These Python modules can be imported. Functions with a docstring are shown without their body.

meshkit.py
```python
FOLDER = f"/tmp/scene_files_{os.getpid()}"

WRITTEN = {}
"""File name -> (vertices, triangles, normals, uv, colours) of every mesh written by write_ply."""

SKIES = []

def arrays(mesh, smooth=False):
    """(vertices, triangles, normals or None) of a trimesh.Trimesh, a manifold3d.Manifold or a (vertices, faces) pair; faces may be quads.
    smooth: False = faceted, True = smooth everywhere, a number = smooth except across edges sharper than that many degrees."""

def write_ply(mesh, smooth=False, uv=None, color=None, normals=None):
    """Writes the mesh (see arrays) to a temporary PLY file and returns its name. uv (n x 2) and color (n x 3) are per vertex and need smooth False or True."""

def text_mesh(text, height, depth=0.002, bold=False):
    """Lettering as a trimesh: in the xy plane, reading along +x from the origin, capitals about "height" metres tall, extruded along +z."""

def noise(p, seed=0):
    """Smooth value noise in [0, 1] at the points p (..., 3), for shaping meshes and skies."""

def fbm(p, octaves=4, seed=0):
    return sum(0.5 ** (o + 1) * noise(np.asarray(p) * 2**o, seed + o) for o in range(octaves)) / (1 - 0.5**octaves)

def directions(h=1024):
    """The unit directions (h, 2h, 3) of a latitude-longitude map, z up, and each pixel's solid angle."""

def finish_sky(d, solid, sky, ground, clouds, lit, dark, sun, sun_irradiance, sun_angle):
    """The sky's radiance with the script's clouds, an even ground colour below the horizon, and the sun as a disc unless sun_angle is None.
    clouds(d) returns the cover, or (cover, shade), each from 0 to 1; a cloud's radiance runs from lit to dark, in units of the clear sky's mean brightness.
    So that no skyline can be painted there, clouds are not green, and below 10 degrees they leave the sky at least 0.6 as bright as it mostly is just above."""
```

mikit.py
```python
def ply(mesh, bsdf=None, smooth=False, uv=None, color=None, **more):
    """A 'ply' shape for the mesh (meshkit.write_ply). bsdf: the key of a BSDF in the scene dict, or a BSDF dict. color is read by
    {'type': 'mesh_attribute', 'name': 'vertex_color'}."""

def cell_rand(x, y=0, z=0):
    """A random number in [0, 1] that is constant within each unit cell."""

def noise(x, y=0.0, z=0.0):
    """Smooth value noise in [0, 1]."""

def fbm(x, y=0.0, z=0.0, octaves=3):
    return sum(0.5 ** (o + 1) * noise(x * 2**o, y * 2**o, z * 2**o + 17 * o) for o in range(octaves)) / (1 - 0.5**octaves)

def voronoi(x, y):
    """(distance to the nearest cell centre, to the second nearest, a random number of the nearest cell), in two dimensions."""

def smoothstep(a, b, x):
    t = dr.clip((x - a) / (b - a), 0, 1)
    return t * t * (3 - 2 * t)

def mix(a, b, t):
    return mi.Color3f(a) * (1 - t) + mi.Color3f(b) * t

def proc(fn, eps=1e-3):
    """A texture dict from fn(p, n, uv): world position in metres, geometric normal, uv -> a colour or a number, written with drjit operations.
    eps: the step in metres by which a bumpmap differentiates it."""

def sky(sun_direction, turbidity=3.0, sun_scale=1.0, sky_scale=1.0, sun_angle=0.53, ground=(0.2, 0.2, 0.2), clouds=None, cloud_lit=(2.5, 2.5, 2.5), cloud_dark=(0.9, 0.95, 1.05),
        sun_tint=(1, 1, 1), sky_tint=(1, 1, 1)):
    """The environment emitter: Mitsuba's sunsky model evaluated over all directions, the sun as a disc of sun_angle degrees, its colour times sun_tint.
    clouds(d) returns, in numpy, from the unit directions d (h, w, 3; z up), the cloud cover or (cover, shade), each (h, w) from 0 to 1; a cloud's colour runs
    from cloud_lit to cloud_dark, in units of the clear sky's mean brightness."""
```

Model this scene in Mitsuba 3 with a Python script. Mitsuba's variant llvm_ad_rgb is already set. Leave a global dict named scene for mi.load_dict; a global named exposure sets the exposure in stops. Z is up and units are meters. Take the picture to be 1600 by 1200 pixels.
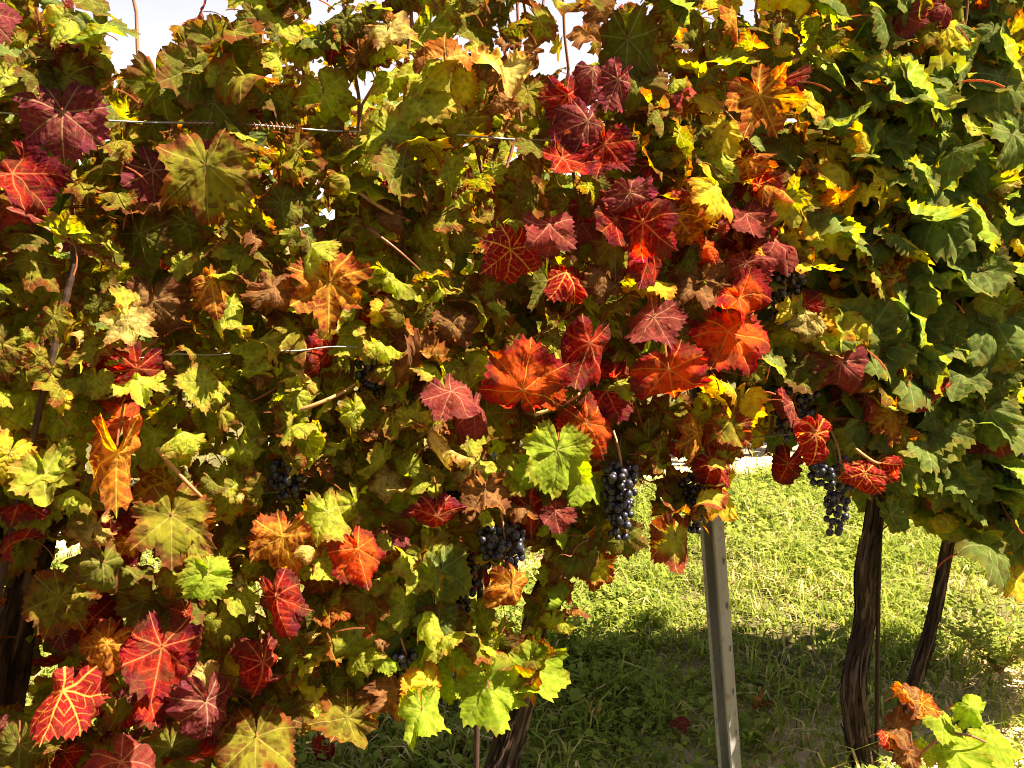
import math, random
import numpy as np, trimesh, manifold3d
import drjit as dr
import mitsuba as mi
import mikit, meshkit
from mikit import proc, noise, fbm, voronoi, smoothstep, mix, cell_rand

T = mi.ScalarTransform4f
rng = np.random.default_rng(7)
random.seed(7)
scene, labels = {}, {}

# ------------------------------------------------------------------ camera, sky, exposure
PITCH = math.radians(9.1)
EYE = np.array([0.0, 0.0, 1.35])
FWD = np.array([0.0, math.cos(PITCH), -math.sin(PITCH)])
UPV = np.array([0.0, math.sin(PITCH), math.cos(PITCH)])
RGT = np.array([1.0, 0.0, 0.0])
FPX = 1385.6
scene['camera'] = {'type': 'perspective', 'fov': 60.0, 'fov_axis': 'x', 'near_clip': 0.05, 'far_clip': 2000.0,
                   'to_world': T().look_at(origin=EYE.tolist(), target=(EYE + FWD).tolist(), up=[0, 0, 1])}
SUN = np.array([0.54, -0.10, 0.83])
def haze_cloud(d):
    n = meshkit.fbm(d * np.array([3.0, 3.0, 6.0]), 4, 5)
    el = np.degrees(np.arcsin(np.clip(d[..., 2], 0, 1)))
    return np.clip(0.08 + 0.2 * n + 0.75 * np.exp(-el / 11.5), 0, 1)
scene['sky'] = mikit.sky(SUN, turbidity=4, sun_scale=1.2, sky_scale=0.135, clouds=haze_cloud, cloud_lit=(8.2, 7.8, 7.9), sun_tint=(1.04, 1.0, 0.92))
exposure = 4.05

# ------------------------------------------------------------------ the row's own frame: s along the row, n towards the camera's side, z up
D = 1.75
R = np.array([math.cos(math.radians(23.4)), math.sin(math.radians(23.4)), 0.0])
NC = np.array([R[1], -R[0], 0.0])
O = np.array([0.0, D, 0.0])
UP = np.array([0.0, 0.0, 1.0])
def W(s, n, z): return O + s * R + n * NC + z * UP
def ray(px, py): return FWD + (px - 800) / FPX * RGT - (py - 600) / FPX * UPV
def at(px, py, n=0.0):
    """the point of the vertical plane at offset n from the row's axis that a spot of the photograph shows"""
    d = ray(px, py)
    return EYE + d * (((O + n * NC - EYE) @ NC) / (d @ NC))
def on_ground(px, py, z=0.0):
    d = ray(px, py)
    return EYE + d * ((z - EYE[2]) / d[2])
def sz(p): q = p - O; return q @ R, q[2]
def project(p):
    q = p - EYE
    zc = q @ FWD
    return 800 + FPX * (q @ RGT) / zc, 600 - FPX * (q @ UPV) / zc, zc

# ------------------------------------------------------------------ materials
# pigments: between the veins, along the veins, the veins, the margin; then halo width, margin start, mottling, vein width
PAL = {
 'yellowgreen': ((.27,.315,.016),(.37,.43,.035),(.48,.50,.13),(.38,.27,.04), .06,.90,.5,1.0),
 'mottled':     ((.17,.078,.010),(.235,.235,.016),(.36,.33,.07),(.22,.065,.012), .11,.80,.9,1.0),
 'crimson':     ((.20,.003,.008),(.40,.030,.006),(.60,.22,.09),(.12,.007,.020), .03,.82,.9,.9),
 'orangered':   ((.48,.026,.005),(.66,.10,.008),(.74,.36,.07),(.27,.008,.015), .09,.78,.8,.8),
 'purple':      ((.17,.020,.034),(.23,.05,.045),(.46,.30,.18),(.19,.025,.055), .045,.85,.5,1.0),
 'yellow':      ((.60,.48,.015),(.60,.52,.03),(.6,.55,.15),(.58,.26,.015), .07,.90,.4,0.8),
 'green':       ((.115,.165,.032),(.15,.21,.046),(.29,.34,.13),(.19,.20,.028), .06,.93,.4,1.0),
 'dry':         ((.20,.080,.026),(.29,.155,.055),(.38,.24,.1),(.19,.07,.025), .07,.78,.9,0.9),
 'reticulate':  ((.24,.038,.008),(.52,.23,.020),(.72,.47,.07),(.34,.06,.015), .055,.86,.7,1.2),
 'redvein':     ((.29,.006,.009),(.36,.011,.010),(.84,.42,.10),(.28,.010,.018), .022,.88,.4,1.5),
 'straw':       ((.52,.43,.15),(.52,.46,.13),(.56,.5,.2),(.36,.20,.06), .07,.82,.7,0.7),
 'edged':       ((.36,.33,.035),(.42,.40,.045),(.46,.44,.12),(.24,.04,.015), .09,.62,.5,1.0),
 'olive':       ((.105,.108,.010),(.145,.155,.014),(.26,.27,.08),(.17,.09,.02), .06,.85,.7,1.0),
 'dustyred':    ((.21,.026,.026),(.27,.055,.04),(.48,.25,.16),(.18,.028,.036), .05,.86,.5,0.9),
 'lime':        ((.25,.37,.018),(.29,.41,.025),(.42,.48,.10),(.34,.38,.03), .06,.93,.3,0.9),
 'stalk':       ((.36,.15,.07),(.36,.15,.07),(.36,.15,.07),(.36,.15,.07), .1,2.0,.3,0.5),
}
TYPES = list(PAL)
COLS = np.array([[*sum((list(c) for c in PAL[t][:4]), []), *PAL[t][4:]] for t in TYPES], np.float32)
TAB = [mi.Float(np.ascontiguousarray(COLS[:, k])) for k in range(16)]
TIPS = [math.radians(a) for a in (0, 50, 105, 150)]

def leaf_colour(uv):
    ti, si = dr.floor(uv.x / 4), dr.floor(uv.y / 4)
    x, y = uv.x - 4 * ti - 2, uv.y - 4 * si - 2
    idx = mi.UInt32(dr.clip(ti, 0, len(TYPES) - 1))
    g = [dr.gather(mi.Float, c, idx) for c in TAB]
    cin, chalo, cvein, cmar = (mi.Color3f(g[3 * k], g[3 * k + 1], g[3 * k + 2]) for k in range(4))
    halo_w, mar0, mott, vw = g[12], g[13], g[14], g[15]
    r = dr.sqrt(x * x + y * y) + 1e-5
    a = dr.abs(dr.atan2(x, y))
    k = dr.select(a < TIPS[1] / 2, TIPS[0], dr.select(a < (TIPS[1] + TIPS[2]) / 2, TIPS[1], dr.select(a < (TIPS[2] + TIPS[3]) / 2, TIPS[2], TIPS[3])))
    t, s = r * dr.cos(a - k), dr.abs(r * dr.sin(a - k))
    n1 = noise(x * 3.1 + si * 7.3, y * 3.1 + 5.1, ti)
    n2 = noise(x * 9 + si * 3.7, y * 9, ti + 3)
    # the main veins, the side veins that leave them at an angle, and the fine net between
    d0 = s
    ph = (t - s * 0.85 + 0.9 * s * s + 0.035 * n2 + 0.10 * n1) / 0.17 + 0.37 * cell_rand(si, k * 10)
    d1 = dr.abs(ph - dr.floor(ph) - 0.5) * 0.17 * 0.76
    f1, f2, _ = voronoi(x * 13 + si * 5.0, y * 13)
    d2 = (f2 - f1) / 13
    w0 = (0.019 - 0.011 * r) * vw
    v0 = 1 - smoothstep(w0 * 0.5, w0 * 1.2, d0)
    v1 = (1 - smoothstep(0.003 * vw, 0.011 * vw, d1)) * (1 - smoothstep(0.25, 0.6, s))
    v2 = 1 - smoothstep(0.002, 0.010, d2)
    dn = dr.minimum(d0 * 0.75, dr.minimum(d1 + 0.01, d2 * 2.2 + 0.02))
    hw = halo_w * (0.55 + 1.1 * n1)
    halo = 1 - smoothstep(hw * 0.45, hw * 1.25, dn)
    patch = smoothstep(0.42, 0.62, fbm(x * 2.3 + si * 11.1, y * 2.3 + si, 2.5, 3))
    halo = dr.clip(halo + mott * (patch - 0.45) * 0.9, 0, 1)
    # how near the margin: against the leaf's own lobed outline, smoothed
    r0 = 0.66 + 0.20 * dr.cos(a * 0.9) + 0.10 * dr.cos(a * 7.2) * dr.exp(-a * 0.35)
    m = smoothstep(mar0 - 0.12, mar0 + 0.22, r / r0 + 0.45 * (n1 - 0.5) + 0.2 * (n2 - 0.5))
    c = mix(cin, chalo, halo)
    c = mix(c, cmar, m)
    spot = dr.clip(smoothstep(0.74, 0.84, noise(x * 11 + si * 2.9, y * 11 + 40, ti)) + smoothstep(.60, .72, fbm(x * 4 + si * 1.9, y * 4 + 7, ti, 3) + .22 * (r / r0 - .6)), 0, 1) * mott
    c = mix(c, mi.Color3f(.12, .040, .014), spot * 0.8)
    c = mix(c, cvein, dr.clip(v0 * 0.85 + v1 * 0.42 * dr.clip(vw - 0.35, 0.15, 1.2) * (1 - 0.5 * m) * smoothstep(.25, .6, n1 + .25) + v2 * 0.12, 0, 1))
    return c * (0.78 + 0.44 * n2) * (0.86 + 0.28 * cell_rand(si, ti, 9))

def leaf_face(p, n, uv):
    c = leaf_colour(uv)
    return dr.clip(c * 0.66 + mi.Color3f(.006, .006, .007), 0, 0.95)
def leaf_through(p, n, uv):
    c = leaf_colour(uv)
    l = mi.luminance(c)
    c = dr.maximum(mi.Color3f(l) + (c - l) * 1.18, 0.0)
    return dr.clip(c * 1.4, 0, 0.95)
def leaf_height(p, n, uv):
    ti, si = dr.floor(uv.x / 4), dr.floor(uv.y / 4)
    x, y = uv.x - 4 * ti - 2, uv.y - 4 * si - 2
    r = dr.sqrt(x * x + y * y) + 1e-5
    a = dr.abs(dr.atan2(x, y))
    k = dr.select(a < TIPS[1] / 2, TIPS[0], dr.select(a < (TIPS[1] + TIPS[2]) / 2, TIPS[1], dr.select(a < (TIPS[2] + TIPS[3]) / 2, TIPS[2], TIPS[3])))
    t, s = r * dr.cos(a - k), dr.abs(r * dr.sin(a - k))
    ph = (t - s * 0.85 + 0.9 * s * s) / 0.17
    h = dr.abs(ph - dr.floor(ph) - 0.5)
    return noise(x * 16 + si, y * 16) * 0.4 + dr.minimum(h, 0.3) * 0.9 + dr.minimum(s * 9, 0.6) * 0.5
scene['leaf_mat'] = {'type': 'bumpmap', 'arbitrary': {**proc(leaf_height, 6e-4), }, 'scale': 0.0022,
    'bsdf': {'type': 'blendbsdf', 'weight': 0.5,
      'a': {'type': 'principledthin', 'base_color': proc(leaf_face), 'roughness': 0.38, 'eta': 1.52, 'diff_trans': 0.0},
      'b': {'type': 'principledthin', 'base_color': proc(leaf_through), 'roughness': 0.6, 'eta': 1.3, 'diff_trans': 2.0}}}

def grass_col(uv):
    k = uv.x
    g1 = mix((.095, .14, .014), (.215, .25, .036), cell_rand(uv.y * 1000))
    straw = mix((.36, .29, .12), (.50, .42, .22), cell_rand(uv.y * 1000 + 7))
    return dr.select(k > 0.5, straw, g1)
scene['grass_mat'] = {'type': 'blendbsdf', 'weight': 0.45,
    'a': {'type': 'principledthin', 'base_color': proc(lambda p, n, uv: grass_col(uv) * 1.25 + 0.02), 'roughness': 0.45, 'diff_trans': 0.0},
    'b': {'type': 'principledthin', 'base_color': proc(lambda p, n, uv: dr.clip(grass_col(uv) * 2.0, 0, .9)), 'roughness': 0.6, 'diff_trans': 2.0}}

def two(d): return {'type': 'twosided', 'bsdf': d}
def soil_col(p, n, uv):
    q = (p.x - O[0]) * NC[0] + (p.y - O[1]) * NC[1]
    a = fbm(p.x * 7, p.y * 7, 0, 4)
    b = fbm(p.x * 1.7 + 9, p.y * 1.7, 0, 3)
    c = noise(p.x * 60, p.y * 60, 0)
    soil = mix((.13, .085, .05), (.30, .22, .14), a * 0.8 + c * 0.3)
    turf = mix((.035, .035, .012), (.11, .10, .04), a)
    q2 = dr.abs(q + 2.85)
    strip = dr.maximum(1 - smoothstep(0.18, 0.5, q2 + (b - .5) * .4), 1 - smoothstep(0.15, 0.45, dr.abs(q) + (b - .5) * .4))
    pale = mix((.30, .22, .14), (.48, .38, .27), a)
    base = mix(soil, turf, smoothstep(.22, .44, b))
    return mix(base, pale, dr.clip(strip * smoothstep(.25, .55, a + .1), 0, 1))
scene['soil_mat'] = {'type': 'bumpmap', 'arbitrary': proc(lambda p, n, uv: fbm(p.x * 22, p.y * 22, 0, 4), 2e-3), 'scale': 0.03,
                     'bsdf': two({'type': 'principled', 'base_color': proc(soil_col), 'roughness': 0.95, 'specular': 0.2})}
def bark_col(p, n, uv):
    a = fbm(uv.x * 16, uv.y * 5, 0, 4)
    b = noise(uv.x * 60, uv.y * 9, 3)
    c = mix((.009, .006, .005), (.062, .038, .027), smoothstep(.25, .8, a * .75 + b * .3))
    return mix(c, (.18, .13, .10), smoothstep(.68, .8, noise(uv.x * 22 + 5, uv.y * 4, 8)) * .5)
scene['bark_mat'] = {'type': 'bumpmap', 'arbitrary': proc(lambda p, n, uv: fbm(uv.x * 26, uv.y * 7, 0, 4), 1e-3), 'scale': 0.02,
                     'bsdf': two({'type': 'principled', 'base_color': proc(bark_col), 'roughness': 0.9, 'specular': 0.2})}
scene['cane_mat'] = two({'type': 'principled', 'base_color': proc(lambda p, n, uv: mix((.12, .035, .016), (.28, .12, .055), fbm(p.x * 40, p.y * 40, p.z * 14, 3))), 'roughness': 0.55})
scene['stem_mat'] = two({'type': 'principled', 'base_color': proc(lambda p, n, uv: mix((.26, .20, .06), (.36, .12, .07), noise(p.x * 15, p.y * 15, p.z * 15))), 'roughness': 0.6})
def steel_col(p, n, uv):
    a = fbm(p.x * 60, p.y * 60, p.z * 9, 4)
    return mix(mix((.20, .202, .225), (.32, .322, .345), a), (.20, .13, .09), smoothstep(.62, .8, fbm(p.x * 90, p.y * 90, p.z * 40, 3)) * .7)
scene['steel_mat'] = two({'type': 'principled', 'base_color': proc(steel_col), 'roughness': 0.5, 'metallic': 0.35, 'specular': 0.5})
scene['rust_mat'] = two({'type': 'principled', 'base_color': proc(lambda p, n, uv: mix((.018, .011, .009), (.060, .030, .018), fbm(p.x * 90, p.y * 90, p.z * 50, 3))), 'roughness': 0.85, 'metallic': 0.2})
scene['wire_mat'] = two({'type': 'principled', 'base_color': {'type': 'rgb', 'value': [.26, .26, .27]}, 'roughness': 0.5, 'metallic': 0.6})
def berry_col(p, n, uv):
    b = fbm(p.x * 130, p.y * 130, p.z * 130, 3)
    return mix((.004, .004, .010), (.034, .038, .080), smoothstep(.42, .8, b))
scene['berry_mat'] = {'type': 'principled', 'base_color': proc(berry_col), 'roughness': 0.42, 'specular': 0.55, 'sheen': 0.5}

# ------------------------------------------------------------------ helpers
counts = {}
def key_for(name, parent=None):
    base = f'{parent}__{name}' if parent else name
    k = counts.get(base, -1) + 1
    counts[base] = k
    return base if k == 0 else f'{base}_{k:03d}'
def add(name, mesh, mat, parent=None, smooth=True, uv=None):
    key = key_for(name, parent)
    scene[key] = mikit.ply(mesh, mat, smooth=smooth, uv=uv)
    return key
def thing(name, label, cat, group=None, kind=None):
    key = key_for(name)
    tag(key, label, cat, group, kind)
    return key
def tag(key, label=None, cat=None, group=None, kind=None):
    labels[key] = {a: b for a, b in (('label', label), ('category', cat), ('group', group), ('kind', kind)) if b}
def frames(P):
    t = np.gradient(P, axis=0)
    t /= np.linalg.norm(t, axis=1, keepdims=True) + 1e-12
    ref = np.where(np.abs(t[:, 2:]) < 0.9, [[0, 0, 1.0]], [[0.0, 1, 0]]) if False else np.tile([[0.31, -0.87, 0.38]], (len(P), 1))
    a = np.cross(t, ref); a /= np.linalg.norm(a, axis=1, keepdims=True) + 1e-12
    return t, a, np.cross(t, a)
def tube(P, rad, sides=6, cap=True, ruff=None):
    P = np.asarray(P, float); n = len(P)
    rad = np.broadcast_to(np.asarray(rad, float), (n,))
    _, a, b = frames(P)
    th = np.arange(sides) * 2 * np.pi / sides
    rr = rad[:, None] * np.ones((1, sides))
    if ruff is not None: rr = rr * ruff(np.arange(n), th)
    V = P[:, None] + rr[..., None] * (np.cos(th)[None, :, None] * a[:, None] + np.sin(th)[None, :, None] * b[:, None])
    i, j = np.meshgrid(np.arange(n - 1), np.arange(sides), indexing='ij')
    j2 = (j + 1) % sides
    q = np.stack([i * sides + j, i * sides + j2, (i + 1) * sides + j2, (i + 1) * sides + j], -1).reshape(-1, 4)
    F = np.vstack([q[:, [0, 1, 2]], q[:, [0, 2, 3]]])
    V = V.reshape(-1, 3)
    L = np.concatenate([[0], np.cumsum(np.linalg.norm(np.diff(P, axis=0), axis=1))])
    uv = np.stack([np.tile(np.minimum(th, 2 * np.pi - th) / np.pi * 0.5, n), np.repeat(L * 4, sides)], 1)
    if cap:
        V = np.vstack([V, P[0], P[-1]]); uv = np.vstack([uv, [0, 0], [0, L[-1] * 4]])
        c0, c1 = n * sides, n * sides + 1
        k = np.arange(sides)
        F = np.vstack([F, np.stack([k * 0 + c0, (k + 1) % sides, k], 1), np.stack([k * 0 + c1, (n - 1) * sides + k, (n - 1) * sides + (k + 1) % sides], 1)])
    return V, F, uv
def spline(pts, n):
    pts = np.asarray(pts, float)
    if len(pts) == 2: return pts[0] + (pts[1] - pts[0]) * np.linspace(0, 1, n)[:, None]
    from scipy.interpolate import CubicSpline
    L = np.concatenate([[0], np.cumsum(np.linalg.norm(np.diff(pts, axis=0), axis=1))])
    return CubicSpline(L, pts)(np.linspace(0, L[-1], n))
def join(parts):
    at_, V, F, U = 0, [], [], []
    for v, f, u in parts:
        V.append(v); F.append(f + at_); U.append(u); at_ += len(v)
    return np.vstack(V), np.vstack(F), np.vstack(U)

# ------------------------------------------------------------------ one vine leaf
OUT_A = np.array([0, 6, 13, 27, 38, 50, 62, 78, 91, 105, 119, 133, 148, 162, 172, 180.])
def leaf_local(r_, N, rings, cr=1.0, holes=0.0, lobed=None):
    """one leaf with its petiole's end at the origin, its middle lobe along +y, its face up; unit: the middle lobe's length"""
    lob = r_.uniform(0, 1) ** .8 if lobed is None else lobed
    d1, d2 = .88 - .26 * lob, .80 - .28 * lob
    rad = np.array([1.0, .97, .91 - .05 * lob, d1, .88 - .06 * lob, .94, .87 - .06 * lob, d2, .76 - .06 * lob, .80, .75 - .07 * lob, .68 - .12 * lob, .68, .62, .42, .06])
    th = (np.arange(N) + r_.uniform(-.15, .15, N)) * 2 * np.pi / N - np.pi
    ad = np.degrees(np.abs(th))
    left = rad * r_.uniform(.92, 1.08, len(rad)); right = rad * r_.uniform(.92, 1.08, len(rad))
    left[0] = right[0] = 1; left[-1] = right[-1] = .07
    rr = np.where(th < 0, np.interp(ad, OUT_A, left), np.interp(ad, OUT_A, right))
    tooth = np.where(np.arange(N) % 2 == 0, 1.0, -1.0) if N < 90 else np.array([1.0, -.25, -.9])[np.arange(N) % 3]
    rr = rr * (1 + tooth * r_.uniform(.025, .085, N) * np.clip((178 - ad) / 20, 0, 1))
    rho = np.array([*np.linspace(0, 1, rings + 1)[1:-1] ** 0.85, 1.0])
    X = (rho[:, None] * rr * np.sin(th)).ravel(); Y = (rho[:, None] * rr * np.cos(th)).ravel()
    X, Y = np.append(X, 0.0), np.append(Y, 0.0)
    RH = np.append(np.repeat(rho, N), 0.0); TH = np.append(np.tile(th, len(rho)), 0.0)
    seed = int(r_.integers(1, 9999))
    P3 = np.stack([X * 2.4, Y * 2.4, X * 0 + seed], 1)
    z = .30 * cr * (meshkit.fbm(P3, 2, seed % 50) - .5)
    z += .19 * cr * RH ** 2 * (meshkit.noise(np.stack([np.cos(TH) * 3, np.sin(TH) * 3, X * 0 + seed + .5], 1)) - .5) * 2
    # the blade sags between its main veins
    k = np.degrees(np.abs(TH)); near = np.min(np.abs(k[:, None] - np.array([0, 50, 105, 150])), 1) / 27.0
    z += r_.uniform(-.03, .10) * RH * np.clip(near, 0, 1)
    z += r_.uniform(-.42, .14) * cr * np.abs(X)
    V = np.stack([X, Y, z], 1)
    kx, ky = r_.normal(0, .85 * cr) - .40, r_.normal(0, .85 * cr) - .5
    for ax, kk in ((0, kx), (1, ky)):
        if abs(kk) > .02:
            t = V[:, ax].copy(); zz = V[:, 2].copy()
            V[:, ax] = np.sin(kk * t) * (1 / kk - zz)
            V[:, 2] = 1 / kk - np.cos(kk * t) * (1 / kk - zz)
    m = len(rho); F = []
    j = np.arange(N); j2 = (j + 1) % N; c = m * N
    F.append(np.stack([j * 0 + c, j2, j], 1))
    for i in range(m - 1):
        a, b, cc, d = i * N + j, i * N + j2, (i + 1) * N + j2, (i + 1) * N + j
        F += [np.stack([a, b, cc], 1), np.stack([a, cc, d], 1)]
    F = np.vstack(F)
    if holes > 0:
        cen = np.stack([X, Y], 1)[F].mean(1)
        h = meshkit.noise(np.stack([cen[:, 0] * 5.5, cen[:, 1] * 5.5, cen[:, 0] * 0 + seed * 1.3], 1))
        F = F[(h < 1 - holes) | (np.linalg.norm(cen, axis=1) < .18)]
    return V, F, np.stack([X, Y], 1)
def leaf_uv(xy, kind, seed):
    return np.stack([xy[:, 0] + 4 * TYPES.index(kind) + 2, xy[:, 1] + 4 * seed + 2], 1)
def leaf_frame(N, tip):
    N = N / np.linalg.norm(N)
    y = tip - N * (tip @ N); y /= np.linalg.norm(y)
    return np.stack([np.cross(y, N), y, N], 1)
def stalk_local(r_):
    a = r_.uniform(-.5, .5)
    P = spline([[0, 0, .0], [a * .1, -.18, -.14], [a * .4, -.42, -.5], [a * .7, -.5, -.95]], 6)
    return tube(P, np.linspace(.017, .022, 6), 5, cap=False)
leaf_seed = [0]
def make_leaf(r_, p, N, tip, L, kind, npts=72, rings=5, cr=1.0, holes=0.0, stalk=True, lobed=None):
    """(mesh of the blade and its stalk in the world's metres, uv, separately the blade and the stalk)"""
    leaf_seed[0] = (leaf_seed[0] + 1) % 61
    V, F, xy = leaf_local(r_, npts, rings, cr, holes, lobed)
    M = leaf_frame(N, tip)
    blade = (V * L @ M.T + p, F, leaf_uv(xy, kind, leaf_seed[0]))
    if not stalk: return blade, None
    v, f, u = stalk_local(r_)
    return blade, (v * L @ M.T + p, f, leaf_uv(u * 0.05, 'stalk', leaf_seed[0]))

# ------------------------------------------------------------------ the setting: ground, wires
def ground_z(x, y):
    p = np.stack([x * .9, y * .9, x * 0], -1)
    f = np.clip(1 - np.hypot(x, y) / 30, 0, 1)
    return (meshkit.fbm(p, 3, 3) - .5) * .09 * f
rs = np.concatenate([np.linspace(0, 1.0, 6)[1:], np.linspace(1.06, 6, 84), 6 * 1.25 ** np.arange(1, 26)])
th = np.linspace(0, 2 * np.pi, 181)[:-1]
gx, gy = (rs[:, None] * np.cos(th)).ravel(), (rs[:, None] * np.sin(th)).ravel()
gx, gy = np.append(gx, 0), np.append(gy, 0)
gv = np.stack([gx, gy, ground_z(gx, gy)], 1)
m, n_ = len(rs), 180
j = np.arange(n_); j2 = (j + 1) % n_
gf = [np.stack([j * 0 + m * n_, j, j2], 1)]
for i in range(m - 1):
    gf += [np.stack([i * n_ + j, (i + 1) * n_ + j, (i + 1) * n_ + j2], 1), np.stack([i * n_ + j, (i + 1) * n_ + j2, i * n_ + j2], 1)]
add('ground', (gv, np.vstack(gf)), 'soil_mat'); tag('ground', kind='structure')

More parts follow.
